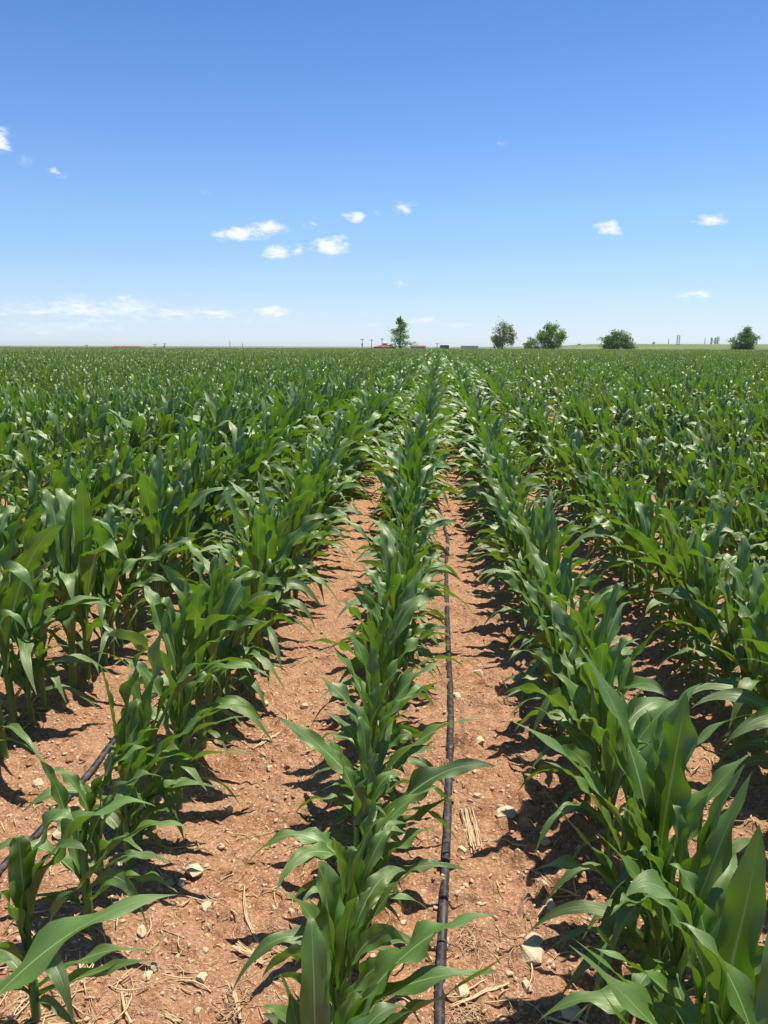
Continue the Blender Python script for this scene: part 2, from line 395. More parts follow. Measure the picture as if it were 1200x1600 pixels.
# leaf ranks of a plant about 0.70 m tall: collar z, reach, tip z, rise, width, fold
RANKS = [
 (0.045, 0.16, 0.020, 0.075, 0.034, .9), (0.080, 0.23, 0.060, 0.12, 0.048, .9), (0.12, 0.28, 0.14, 0.17, 0.062, .9), (0.155, 0.30, 0.24, 0.21, 0.072, .9),
 (0.19, 0.31, 0.36, 0.25, 0.082, .9), (0.225, 0.29, 0.49, 0.29, 0.090, .95), (0.265, 0.23, 0.61, 0.32, 0.092, 1.0),
 (0.30, 0.17, 0.69, 0.34, 0.086, 1.1), (0.325, 0.10, 0.73, 0.34, 0.070, 1.3), (0.34, 0.045, 0.67, 0.29, 0.046, 2.0)]
def plant_spec(rng, azb=None, skip_low=0):
    """list of leaf keyword dicts in plant space"""
    a0 = rng.uniform(0, math.tau) if azb is None else azb
    L = []
    for i, (z0, rc, zt, ri, W, fo) in enumerate(RANKS):
        if i < skip_low: continue
        if i == 0 and rng.random() < 0.35: continue
        az = a0 + (i % 2)*math.pi + rng.gauss(0, 0.38)
        rc *= rng.uniform(0.80, 1.20); W2 = W*rng.uniform(0.72, 0.98); z = z0*rng.uniform(0.93, 1.07)
        mode = rng.random()
        zt2 = zt + rng.uniform(-0.06, 0.06)*min(1, zt*4+.1); ri2 = ri*rng.uniform(0.9, 1.1)
        if 2 <= i <= 7 and mode < 0.26:        # arches over, tip hangs
            zt2 -= rng.uniform(0.08, 0.24)*min(1, zt*3); rc *= 1.05
        if 2 <= i <= 6 and mode > 0.84:      # stiff, straight leaf
            zt2 += 0.08; rc *= 0.9
        zt2 = max(0.012, zt2)
        px = 0.010*math.cos(az); py = 0.010*math.sin(az)
        L.append(dict(P0=(px, py, z), tip=(px+rc*math.cos(az), py+rc*math.sin(az), zt2), rise=ri2, W=W2, fold=fo,
                      twist=rng.gauss(0, 0.85) if i < 7 else rng.gauss(0, .4), wave=rng.uniform(0.25, 0.65) if i > 1 else .12, ph=rng.uniform(0, 6.28),
                      rnd=min(0.999, max(0, 0.30*rng.random()+0.065*i)), side=rng.gauss(0, 0.035)*rc/0.3, nwave=rng.uniform(2.4, 4.6)))
    return L
def build_plant(name, leaves, H=0.34, r0=0.0125, lean=(0, 0), azp=0.0):
    root = bpy.data.objects.new(name, None); col.objects.link(root); root.empty_display_size = 0.1
    V, F, A = stalk_arrays(H, r0, lean, azp=azp)
    link('stalk', mesh_np('stalk', V, F, {'leafco': A}), STALK, root)
    for lf in leaves:
        V, F, A = leaf_arrays(**lf)
        link('leaf', mesh_np('leaf', V, F, {'leafco': A}), LEAF, root)
    return root
def copy_plant(src):
    c = src.copy(); col.objects.link(c)
    for ch in src.children:
        d = ch.copy(); col.objects.link(d); d.parent = c
    return c

rng = random.Random(11)
def wide(k, y): return 1+0.32*min(1, max(0, (y-4.5)/5)) if abs(k) <= 1 else 1.0
def row_scale(k, x, y):
    base = {0: 0.83, 1: 1.0, -1: 1.10, 2: 1.08, -2: 1.24, -3: 1.14}.get(k, 1.05)
    if k == 0: base += 0.14*min(1, max(0, y-2.3)/.5)+0.22*min(1, max(0, y-3)/5)
    elif abs(k) == 1: base += 0.10*min(1, max(0, y-3)/6)
    n = float(vnoise(np.array([x*.35+9]), np.array([y*.35]), 21)[0])
    return base*(0.86+0.28*n)
plants = []                                                  # (k, x, y, scale, rotation)
for k in range(-60, 61):
    y = 0.35 + rng.uniform(0, .16)
    x0 = ROW0+k*ROWS
    while y < 15:
        sp = 0.118*rng.uniform(0.75, 1.3)
        x = x0 + rng.gauss(0, 0.014) + 0.02*math.sin(y*0.7+k)
        if abs(x) < 0.72*y + 2.2:
            s = row_scale(k, x, y)*rng.uniform(0.82, 1.16)
            a = rng.gauss(0, 0.55 if abs(k) < 3 else 0.8) + (math.pi if rng.random() < .5 else 0)
            if rng.random() > 0.035 and not (k == 3 and y > 12.2) and float(vnoise(np.array([x*.7+3]), np.array([y*.5]), 44)[0]) < .93: plants.append((k, x, y, s, a))
        y += sp

# plants of the foreground, each with its own leaves: (row, distance, plant scale, [(tip pixel x, y, tip offset away from camera, collar height, rise, width, twist, out)])
HERO = [
 (0, 1.06, .80, [(486,1431,.10,.26,.36,.054,.6,.1),(437,1522,.05,.22,.25,.050,.6,.2),(402,1600,-.05,.15,.16,.045,.2,.2),(648,1585,.10,.24,.26,.055,-.5,.2),(520,1500,.12,.30,.30,.035,.9,.1)]),
 (0, 1.28, .84, [(497,1345,.06,.26,.28,.072,.1,.05),(779,1429,.04,.20,.27,.072,-.35,.25),(792,1491,-.04,.15,.17,.058,1.0,.3),(604,1392,.02,.27,.25,.050,.9,.2),(560,1405,-.03,.30,.26,.040,-.5,.1),(446,1560,-.05,.12,.14,.045,.4,.3),(640,1580,-.10,.10,.18,.05,.2,.2)]),
 (0, 1.52, .70, [(560,1330,.04,.25,.22,.045,.4,.1),(668,1345,.05,.14,.2,.045,-.6,.2),(478,1398,.0,.10,.15,.035,.3,.2)]),
 (0, 1.78, .82, [(592,1178,.02,.22,.28,.070,.0,.05),(689,1290,.02,.10,.18,.062,-.2,.2),(460,1332,.02,.14,.14,.042,.3,.3),(733,1362,.0,.08,.13,.036,.4,.3),(687,1228,.08,.20,.18,.056,-.4,.2),(628,1215,.06,.25,.24,.045,.5,.1)]),
 (0, 1.98, .80, [(776,1197,.0,.17,.24,.070,-.9,.3),(500,1142,.02,.20,.22,.045,.3,.2),(700,1245,-.03,.10,.13,.045,.3,.2),(560,1120,.05,.27,.26,.05,.2,.1)]),
 (0, 2.14, .84, [(432,1120,.03,.17,.20,.060,.9,.25),(770,1127,.02,.20,.28,.066,-.5,.25),(600,1070,.05,.28,.28,.06,.1,.05),(640,1090,.06,.26,.25,.055,-.4,.1)]),
 (0, 2.32, .86, [(487,1053,.05,.22,.24,.082,.2,.12),(693,1036,.05,.24,.30,.082,-.2,.12),(585,1010,.05,.29,.28,.05,.3,.1)]),
 (0, 2.52, .86, [(497,983,.10,.2,.25,.070,.7,.2),(540,985,.05,.25,.28,.070,.2,.1),(700,1060,-.03,.15,.22,.055,-.5,.2),(620,985,.05,.28,.26,.05,-.3,.1)]),
 (-1, 1.05, .95, [(277,1398,.20,.24,.30,.088,-.2,.25),(20,1500,.0,.25,.3,.08,.3,.1),(-60,1440,.05,.2,.28,.07,.3,.2)]),
 (-1, 1.43, .90, [(244,1260,.06,.26,.34,.086,-.3,.08),(116,1284,.03,.28,.30,.080,.1,.05),(30,1310,.03,.24,.26,.058,.4,.12),(205,1335,.0,.18,.24,.062,-.4,.2),(-8,1440,-.05,.20,.24,.055,.2,.3),(135,1330,-.05,.28,.26,.05,.4,.1),(232,1500,-.06,.07,.12,.042,.2,.3),(242,1488,.02,.09,.13,.035,-.2,.3)]),
 (-1, 1.72, .86, [(62,1190,-.02,.20,.30,.040,1.0,.3),(228,1168,.05,.28,.28,.066,.2,.1),(305,1300,.0,.17,.22,.06,-.4,.25),(255,1215,.04,.24,.26,.07,-.3,.12),(278,1395,-.05,.10,.14,.045,-.3,.3),(212,1150,.06,.28,.27,.060,-.4,.1)]),
 (-1, 1.98, .94, [(396,1180,.02,.17,.24,.072,-.4,.3),(297,1252,-.02,.10,.15,.050,.3,.3),(222,1098,.05,.27,.28,.060,.5,.1),(250,1140,-.04,.25,.24,.07,-.3,.1),(370,1100,.1,.22,.25,.06,-.6,.2)]),
 (-1, 2.18, 1.0, [(392,1036,.10,.26,.36,.085,-.7,.15),(348,1042,.05,.28,.33,.075,-.3,.12),(266,935,.06,.28,.36,.080,.05,.03),(200,1050,.05,.24,.28,.06,.6,.2),(390,1120,.0,.18,.24,.06,-.4,.25)]),
 (1, 1.02, .95, [(889,1476,.12,.2,.26,.070,.3,.25),(1060,1440,.1,.28,.34,.07,.4,.1),(1210,1430,.12,.24,.32,.07,-.4,.2)]),
 (1, 1.24, .98, [(976,1402,-.06,.28,.40,.080,-.3,.1),(1186,1288,.04,.24,.34,.090,.2,.08),(900,1470,.02,.16,.22,.056,.4,.25),(1240,1440,-.05,.17,.22,.060,.3,.3),(930,1535,-.08,.12,.18,.055,.3,.3),(1045,1350,.05,.3,.33,.06,.2,.05)]),
 (1, 1.46, .92, [(1000,1330,-.02,.26,.26,.05,.3,.1),(1175,1205,.06,.22,.34,.085,-.5,.2),(930,1300,.0,.22,.26,.06,.2,.15),(1110,1270,-.03,.25,.28,.06,-.3,.1),(905,1400,-.05,.1,.15,.045,.2,.3)]),
 (1, 1.66, 1.05, [(1072,1082,.03,.28,.40,.102,.1,.03),(799,1127,.02,.26,.36,.078,.2,.25),(945,1150,.03,.26,.30,.072,.1,.08),(830,1362,-.08,.17,.22,.062,.4,.3),(1174,1176,.04,.24,.30,.078,-.2,.15),(905,1010,.15,.30,.40,.080,.2,.1),(848,1232,.02,.14,.22,.05,.4,.2)]),
 (1, 1.86, 1.0, [(1097,1067,.05,.27,.36,.075,-.4,.1),(1178,1116,.02,.25,.33,.072,-.7,.25),(960,1080,.05,.28,.33,.07,.3,.08),(850,1190,.0,.18,.26,.06,.3,.25)]),
]
_g = random.Random(4)
for k_, sc_ in ((0, .62), (-1, .56), (1, .70)):
    ys_ = sorted(h[1] for h in HERO if h[0] == k_)
    for a_, b_ in zip(ys_, ys_[1:]):
        if k_ == -1 and a_ < 1.6: continue
        HERO.append((k_, (a_+b_)/2+_g.uniform(-.02, .02), sc_*_g.uniform(.9, 1.08), None))
heroY = {}
for h in HERO: heroY[h[0]] = max(heroY.get(h[0], 0), h[1])
plants = [p for p in plants if not (p[0] <= -2 and p[2] < 2.4 and p[1] > -2.6) and not (p[0] in heroY and p[2] < heroY[p[0]]+.12)]
nhero = len(HERO)
# the plants that stand in the frame, nearest first
def seen(x, y, s):
    m = 30
    for (dx, z) in ((0, 0), (0, .45*s), (0, .7*s), (.22*s, .4*s), (-.22*s, .4*s)):
        px, py, d = proj((x+dx, y, z))
        if d > 0 and -m < px < 1200+m and py < 1600+m: return True
    return False
vis = [p for p in plants if seen(p[1], p[2], p[3])]
vis.sort(key=lambda p: proj((p[1], p[2], .3))[2])
near = vis[:300-nhero]; nearset = set(id(p) for p in near)

protos = [build_plant('corn_plant', plant_spec(rng, azb=rng.gauss(0, .25)), H=0.345, lean=(rng.gauss(0, .008), rng.gauss(0, .008)), azp=rng.gauss(0, .3)) for _ in range(16)]
used = [False]*len(protos)
for (k, y, s, lv) in HERO:
    g = random.Random(int(y*1000)+k*7); x = ROW0+k*ROWS+g.gauss(0, .008); z0 = terr1(x, y)
    L = [d for d in plant_spec(g, azb=g.gauss(0, .5)) if d['P0'][2] < .15*1.0 or (d['P0'][2] > .335 and not (k == -1 and y < 1.9))]
    L += [d for d in plant_spec(g, azb=g.gauss(0, .9)) if .05 < d['P0'][2] < .21 and g.random() < .6]
    for d in L:
        d['P0'] = tuple(c*s for c in d['P0']); d['tip'] = tuple(c*s for c in d['tip']); d['rise'] *= s; d['W'] *= s
    if lv is None:
        L = plant_spec(g, azb=g.gauss(0, .6)); L = [d for d in L if d['P0'][2] < .33 or g.random() < .7]
        for d in L: d['P0'] = tuple(c*s for c in d['P0']); d['tip'] = tuple(c*s for c in d['tip']); d['rise'] *= s; d['W'] *= s
        lv = []
    for i, (px, py, dy, cz, ri, W, tw, out) in enumerate(lv):
        t = at_y(px, py, y+dy); tip = (t.x-x, t.y-y, max(.02, t.z-z0)); h = math.hypot(tip[0], tip[1])+1e-6
        ux, uy = tip[0]/h, tip[1]/h; sgn = -1 if abs(tw) > .8 else 1
        L.append(dict(P0=(ux*.010, uy*.010, cz*min(1, s*1.05)), tip=tip, rise=ri*.9, W=W, fold=.85, twist=tw*sgn, wave=g.uniform(.25, .6), ph=g.uniform(0, 6.28), rnd=g.uniform(.45, .95), out=out, side=g.gauss(0, .012), nwave=g.uniform(2.4, 4)))
    o = build_plant('corn_plant', L, H=.345*s, r0=.0135*s, azp=g.gauss(0, .4)); o.location = (x, y, z0)
    near.append((k, x, y, s, o))
NUM = ['', 'first', 'second', 'third', 'fourth', 'fifth', 'sixth', 'seventh', 'eighth', 'ninth', 'tenth']
def rowname(k): return 'the middle row beside the hose' if k == 0 else f'the {NUM[abs(k)]} row {"right" if k > 0 else "left"} of the middle row'
ORD = ['nearest', 'second', 'third', 'fourth', 'fifth', 'sixth', 'seventh', 'eighth', 'ninth', 'tenth'] + [f'{i}{"st" if i%10==1 and i!=11 else "nd" if i%10==2 and i!=12 else "rd" if i%10==3 and i!=13 else "th"}' for i in range(11, 80)]
cnt = {}
near.sort(key=lambda p: (abs(p[0]), p[0], p[2]))
rr_ = random.Random(5)
for (k, x, y, s, a) in near:
    if isinstance(a, float):
        i = rr_.randrange(len(protos))
        if not used[i]: o = protos[i]; used[i] = True
        else: o = copy_plant(protos[i])
        o.location = (x, y, terr1(x, y)); o.rotation_euler = (rr_.gauss(0, .05), rr_.gauss(0, .05), a); o.scale = (s*wide(k, y), s*wide(k, y), s*rr_.uniform(.94, 1.06))
    else: o = a
    c = cnt.get(k, 0); cnt[k] = c+1
    look = 'tall' if s > 1.12 else 'small' if s < 0.84 else 'leafy'
    tag(o, f'{look} corn plant, {ORD[c]} from the camera in {rowname(k)}', 'corn plant', 'corn plants standing in rows')

# ---- everything further off or beside the frame: one object nobody could count
def lod_variants(n, ns, na, pick, wmul, seed, azs=.3):
    rg = random.Random(seed); out = []
    for _ in range(n):
        sp = plant_spec(rg, azb=rg.gauss(0, .3)); sp = [sp[i] for i in range(len(sp)) if (len(sp)-1-i) in pick]
        Vs, Fs, As = [], [], []; o = 0
        for lf in sp:
            lf = dict(lf); lf['W'] *= wmul
            V, F, A = leaf_arrays(ns=ns, na=na, **lf)
            Vs.append(V); Fs.append(F+o); As.append(A); o += len(V)
        if ns > 8:
            V, F, A = stalk_arrays(0.34, .0125, (0, 0), nseg=4, nr=5)
            A[:, 1] = 0.05; A[:, 0] = 0.3
            Vs.append(V); Fs.append(F+o); As.append(A); o += len(V)
        out.append((np.concatenate(Vs), np.concatenate(Fs), np.concatenate(As)))
    return out
def scatter(variants, X, Y, S, A, Z, rs, Wd=None):
    if Wd is None: Wd = np.ones(len(X))
    Vs, Fs, As = [], [], []; o = 0
    idx = rs.integers(0, len(variants), len(X))
    for vi, (V, F, At) in enumerate(variants):
        m = np.where(idx == vi)[0]
        if not len(m): continue
        ca = np.cos(A[m])*S[m]*Wd[m]; sa = np.sin(A[m])*S[m]*Wd[m]
        x = V[None, :, 0]*ca[:, None]-V[None, :, 1]*sa[:, None]+X[m][:, None]
        y = V[None, :, 0]*sa[:, None]+V[None, :, 1]*ca[:, None]+Y[m][:, None]
        z = V[None, :, 2]*S[m][:, None]+Z[m][:, None]
        VV = np.stack([x, y, z], -1).reshape(-1, 3).astype(np.float32)
        FF = (F[None]+(np.arange(len(m))*len(V))[:, None, None]).reshape(-1, 4)+o
        AA = np.repeat(At[None], len(m), 0); AA[:, :, 2] = np.clip(AA[:, :, 2]+rs.normal(0, .10, len(m))[:, None], 0, .999)
        Vs.append(VV); Fs.append(FF.astype(np.int32)); As.append(AA.reshape(-1, 3).astype(np.float32)); o += len(VV)
    return np.concatenate(Vs), np.concatenate(Fs), np.concatenate(As)
rs = np.random.default_rng(3)
parts = []
P = np.array([p for p in plants if id(p) not in nearset])
parts.append(scatter(lod_variants(16, 11, 4, range(0, 10), 1.0, 5), P[:, 1], P[:, 2], P[:, 3], P[:, 4], terrain(P[:, 1], P[:, 2]), rs, np.array([wide(p[0], p[2]) for p in P])))
def band(y0, y1, dens_k, step, jit, var, smul=1.0):
    """rows between two distances; dens_k = keep every k-th row"""
    X, Y = [], []
    kmax = int((0.66*y1+3)/ROWS)
    for k in range(-kmax, kmax+1, dens_k):
        x0 = ROW0+k*ROWS; ys = max(y0, (abs(x0)-3)/0.66)
        if ys >= y1: continue
        n = int((y1-ys)/step)
        yy = ys + (np.arange(n)+rs.uniform(-.35, .35, n))*step
        X.append(x0+rs.normal(0, jit, n)); Y.append(yy)
    X = np.concatenate(X); Y = np.concatenate(Y)
    keep = rs.random(len(X)) > 0.03; X, Y = X[keep], Y[keep]
    S = np.where(np.abs(X) < 1.4, 1.16, 1.02)*(0.84+0.30*vnoise(X*.35+9, Y*.35, 21))*rs.uniform(.80, 1.16, len(X))*smul*(1+.06*(vnoise(X*.05, Y*.02, 31)-.5))
    A = rs.normal(0, 1, len(X))*np.where(np.abs(X) < 1.4, .5, .85)+np.pi*(rs.random(len(X)) < .5)
    parts.append(scatter(var, X, Y, S, A, terrain(X, Y), rs, np.where(np.abs(X) < 1.3, 1.34, 1.0)))
band(15, 38, 1, 0.122, 0.02, lod_variants(14, 6, 2, range(0, 9), 0.95, 6))
band(38, 85, 1, 0.14, 0.05, lod_variants(12, 4, 2, range(0, 6), 0.95, 7))
band(85, 150, 1, 0.24, 0.12, lod_variants(12, 3, 1, range(0, 5), 1.1, 8))
band(150, 240, 1, 0.36, 0.20, lod_variants(12, 3, 1, range(0, 5), 1.25, 9))
o = 0; Fs = []
for V, F, A in parts: Fs.append(F+o); o += len(V)
me = mesh_np('corn_crop', np.concatenate([p[0] for p in parts]), np.concatenate(Fs), {'leafco': np.concatenate([p[2] for p in parts])})
print('crop faces', len(me.polygons))
tag(link('corn_crop', me, LEAF), 'dense green corn crop stretching away to the horizon behind the near plants', 'corn field', kind='stuff')
del parts, Fs

# ------------------------------------------------------------------ loose things on the soil
def hull(rg, n=14, flat=0.6, seed_scale=(1, 1), rough=0):
    bm = bmesh.new()
    for _ in range(n):
        v = Vector((rg.gauss(0, 1), rg.gauss(0, 1), rg.gauss(0, 1))).normalized()*rg.uniform(.8, 1)
        bm.verts.new((v.x*.5*seed_scale[0], v.y*.5*seed_scale[1], v.z*.5*flat))
    r = bmesh.ops.convex_hull(bm, input=bm.verts)
    bmesh.ops.delete(bm, geom=[g for g in r['geom_interior'] if isinstance(g, bmesh.types.BMVert)], context='VERTS')
    bmesh.ops.triangulate(bm, faces=bm.faces)
    if rough:
        bmesh.ops.subdivide_edges(bm, edges=bm.edges[:], cuts=rough, use_grid_fill=True, fractal=.35, along_normal=.3, seed=rg.randrange(999))
        bmesh.ops.triangulate(bm, faces=bm.faces)
    bm.verts.ensure_lookup_table(); bm.verts.index_update()
    V = np.array([v.co[:] for v in bm.verts]); F = np.array([[v.index for v in f.verts] for f in bm.faces])
    bm.free(); return V, F
rg = random.Random(77)
HULLS = [hull(rg, rg.randrange(7, 12), rg.uniform(.35, .75), (1, rg.uniform(.45, 1)), 1 if q % 2 else 0) for q in range(16)]
def scatter_hulls(name, n, smin, smax, power, ymax, mat, sink, mask=None, seed=1):
    rs = np.random.default_rng(seed)
    d = 0.9 + (ymax-0.9)*rs.random(n*3)**1.5
    x = rs.uniform(-.62, .62, n*3)*(d+.5); keep = np.ones(n*3, bool)
    if mask is not None: keep = rs.random(n*3) < mask(x, d)
    x, y = x[keep][:n], d[keep][:n]
    s = smin + (smax-smin)*rs.random(len(x))**power
    z = terrain(x, y); Vs, Fs = [], []; o = 0
    idx = rs.integers(0, len(HULLS), len(x))
    for i in range(len(x)):
        V, F = HULLS[idx[i]]
        a = rs.uniform(0, 6.28); b = rs.normal(0, .3)
        ca, sa = math.cos(a), math.sin(a)
        vx = V[:, 0]*ca-V[:, 1]*sa; vy = V[:, 0]*sa+V[:, 1]*ca; vz = V[:, 2]+vx*math.sin(b)
        Vs.append(np.stack([vx*s[i]+x[i], vy*s[i]+y[i], vz*s[i]+z[i]+s[i]*sink], -1)); Fs.append(F+o); o += len(V)
    return link(name, mesh_np(name, np.concatenate(Vs), np.concatenate(Fs), smooth_=False), mat)
lane = lambda x, y: np.clip(0.35+0.9*(vnoise(x*1.7, y*1.7, 51)-.3)+0.25*(x > 0), 0.05, 1)
tag(scatter_hulls('pebbles', 21000, .004, .034, 2.1, 9.5, PEB, .02, lane, 1), 'small pale pebbles and grit strewn over the red soil', 'pebbles', kind='stuff')
tag(scatter_hulls('soil_clods', 9000, .006, .050, 3.0, 10.0, CLOD, -.08, lane, 2), 'crumbly reddish brown soil clods lying between the rows', 'soil clods', kind='stuff')

def straw_arrays(p, ang, L, w, bend, rs):
    n = 5; t = np.linspace(-.5, .5, n)
    cx = t*L; cy = bend*L*(t*t*4-1)*.25; ca, sa = math.cos(ang), math.sin(ang)
    X = p[0]+cx*ca-cy*sa; Y = p[1]+cx*sa+cy*ca
    Z = terrain(X, Y); Z = np.maximum(Z, Z.mean())*.5+Z.max()*.5+w*.5+.001
    nx, ny = -sa, ca
    V = []
    for i in range(n):
        ww = w*(1-.35*abs(t[i])*2)
        V += [(X[i]+nx*ww/2, Y[i]+ny*ww/2, Z[i]), (X[i], Y[i], Z[i]+ww*.35), (X[i]-nx*ww/2, Y[i]-ny*ww/2, Z[i]), (X[i], Y[i], Z[i]-ww*.35)]
    F = []
    for i in range(n-1):
        for k in range(4): F.append((i*4+k, i*4+(k+1) % 4, (i+1)*4+(k+1) % 4, (i+1)*4+k))
    return np.array(V), np.array(F)
rs = np.random.default_rng(9)
Vs, Fs, o = [], [], 0
for i in range(11000):
    y = 1.0+8*rs.random()**1.6; x = rs.uniform(-.6, .6)*(y+.4)
    if rs.random() > vnoise(np.array([x*2.1]), np.array([y*2.1]), 61)[0]*1.3-.12: continue
    V, F = straw_arrays((x, y), rs.uniform(0, math.pi), .015+.12*rs.random()**2.0, .0014+.0045*rs.random()**2, rs.normal(0, .6), rs)
    Vs.append(V); Fs.append(F+o); o += len(V)
tag(link('straw_litter', mesh_np('straw_litter', np.concatenate(Vs), np.concatenate(Fs), smooth_=False), STRAW), 'dry straw bits and chaff scattered over the soil', 'straw', kind='stuff')

# single stones one can point at: pixel of the photo, width m, flatness, label
STONES = [
 (302,1362,.060,.55,'large pale stone in the shade right of the left corn row'), (284,1376,.034,.6,'smaller cream stone touching the large pale stone by the left row'),
 (356,1257,.042,.5,'tan stone beside the left corn row, above the large pale stone'), (322,1417,.036,.5,'half buried cream stone just below the large pale stone'),
 (221,1455,.034,.7,'pale stone at the foot of the nearest left plants, topmost of three'), (240,1507,.030,.6,'pale stone at lower left, upper one of a close pair'),
 (231,1522,.032,.6,'whitish stone at lower left, lower one of a close pair'), (315,1530,.032,.4,'flat cream stone alone on open soil near the bottom left'),
 (749,1172,.048,.5,'tan rounded stone right of the hose beside a drooping leaf tip'), (747,1250,.036,.6,'pale stone right of the hose just above the dry stalk piece'),
 (790,1278,.075,.35,'broad flat yellowish stone between the hose and the right row'), (722,1333,.036,.7,'cream stone beside the lower end of the dry stalk piece'),
 (835,1477,.045,.6,'pale yellow stone left of the right row above a white slab'), (832,1497,.078,.35,'long white slab of stone half in shadow, lower right lane'),
 (722,1553,.040,.7,'rounded tan stone close right of the hose near the bottom edge'), (824,1541,.032,.6,'small cream stone below the white slab in the right lane'),
 (713,1090,.038,.7,'upright pale stone leaning on the hose, far end'), (422,1199,.034,.5,'cream stone in the left lane beside the pale straw'),
 (745,1052,.070,.4,'large brownish flat stone right of the hose, farthest of the big ones'), (855,1424,.046,.7,'round cream stone in the shade of the right corn row'),
 (851,1323,.038,.6,'tan stone under the leaves of the right row'), (892,1586,.050,.6,'yellowish stone at the bottom edge under the right row'),
 (1035,1310,.036,.6,'pale stone showing between leaves of the right row'), (1158,1330,.040,.6,'cream stone at the right edge behind the right row'),
 (476,1105,.036,.6,'small pale stone in the left lane near the middle row'), (415,1105,.034,.5,'flat tan stone at the left side of the left lane'),
 (95,1300,.055,.4,'pale flat stone lying beside the left hose joint'), (60,1222,.040,.5,'small cream stone left of the left hose')]
for (px, py, w, fl, lab) in STONES:
    g = random.Random(px*7+py); w *= 1.25; fl = fl*.6+.32; V, F = hull(g, 18, fl, (1, g.uniform(.7, .95)), 1)
    bm = bmesh.new(); vs = [bm.verts.new(v) for v in V*w]
    for f in F: bm.faces.new([vs[i] for i in f])
    me = bpy.data.meshes.new('stone'); bm.to_mesh(me); bm.free()
    p = at_z(px, py, 0); ob = link('stone', me, STONE); ob.location = (p.x, p.y, terr1(p.x, p.y)+w*fl*.12); ob.rotation_euler = (g.gauss(0, .12), g.gauss(0, .12), g.uniform(0, 6.28))
    tag(ob, lab, 'stone', 'stones lying on the soil')

def tube_mesh(name, pts, rads, nr=8, squash=1.0, ridges=0):
    V, F = [], []; n = len(pts)
    P = [Vector(p) for p in pts]
    for i in range(n):
        T = (P[min(i+1, n-1)]-P[max(i-1, 0)]).normalized()
        S = T.cross(Vector((0, 0, 1))); S = S.normalized() if S.length > 1e-4 else Vector((1, 0, 0)); U = S.cross(T)
        for k in range(nr):
            th = 2*math.pi*k/nr; r = rads[i]*(1+(.06*math.cos(ridges*th) if ridges else 0))
            V.append(P[i]+S*math.cos(th)*r+U*math.sin(th)*r*squash)
    for i in range(n-1):
        for k in range(nr): F.append((i*nr+k, i*nr+(k+1) % nr, (i+1)*nr+(k+1) % nr, (i+1)*nr+k))
    me = bpy.data.meshes.new(name); F.append(tuple(range(nr))[::-1]); F.append(tuple((n-1)*nr+k for k in range(nr)))
    me.from_pydata([tuple(v) for v in V], [], F)
    for p in me.polygons: p.use_smooth = True
    me.update(); return me
def on_ground_line(a, b, n, bendpx=0):
    pts = []
    for i in range(n):
        t = i/(n-1); px = a[0]+(b[0]-a[0])*t + bendpx*math.sin(math.pi*t); py = a[1]+(b[1]-a[1])*t
        p = at_z(px, py, 0.0); pts.append([p.x, p.y, 0])
    m = max(terr1(p[0], p[1]) for p in pts)
    for p in pts: p[2] = m*.6+.4*terr1(p[0], p[1])
    return pts
STICKS = [  # from px, to px, radius, bend, pale, label
 ((727,1270),(741,1337),.0105,0,1,'thick dry maize stalk piece lying lengthwise right of the hose'),
 ((735,1268),(748,1335),.006,3,1,'split strip of dry stalk beside the thick stalk piece'),
 ((760,1322),(822,1332),.0045,-4,0,'crooked dry twig lying crosswise beside the dry stalk piece'),
 ((703,1575),(796,1540),.0055,0,0,'long straight dry stick pointing at the hose near the bottom'),
 ((705,1560),(760,1535),.003,3,1,'thin pale stem above the long straight stick'),
 ((366,1478),(412,1510),.0110,0,1,'short thick chunk of dry stalk on open soil in the left lane'),
 ((383,1380),(405,1475),.0026,-10,0,'thin curved root strand in the left lane above the stalk chunk'),
 ((396,1170),(440,1142),.0055,0,0,'dry grey brown stick beside the left corn row'),
 ((400,1158),(436,1148),.0030,2,1,'thin pale straw crossing the grey brown stick'),
 ((252,1585),(283,1600),.0075,0,1,'whitish dry stalk stub at the bottom edge of the left lane'),
 ((190,1560),(206,1605),.0035,-3,1,'slender pale stem at the bottom left edge'),
 ((360,1545),(375,1600),.0055,2,1,'pale shredded stalk standing on end near the bottom of the left lane'),
 ((470,1180),(520,1168),.0030,4,1,'thin straw beside the middle row in the left lane'),
 ((820,1385),(905,1410),.0035,3,0,'thin twig in the shade left of the right row'),
 ((845,1590),(905,1610),.0040,0,0,'dark dry twig at the bottom edge under the right row'),
 ((1085,1262),(1130,1300),.0030,6,1,'thin root strand between the right rows')]
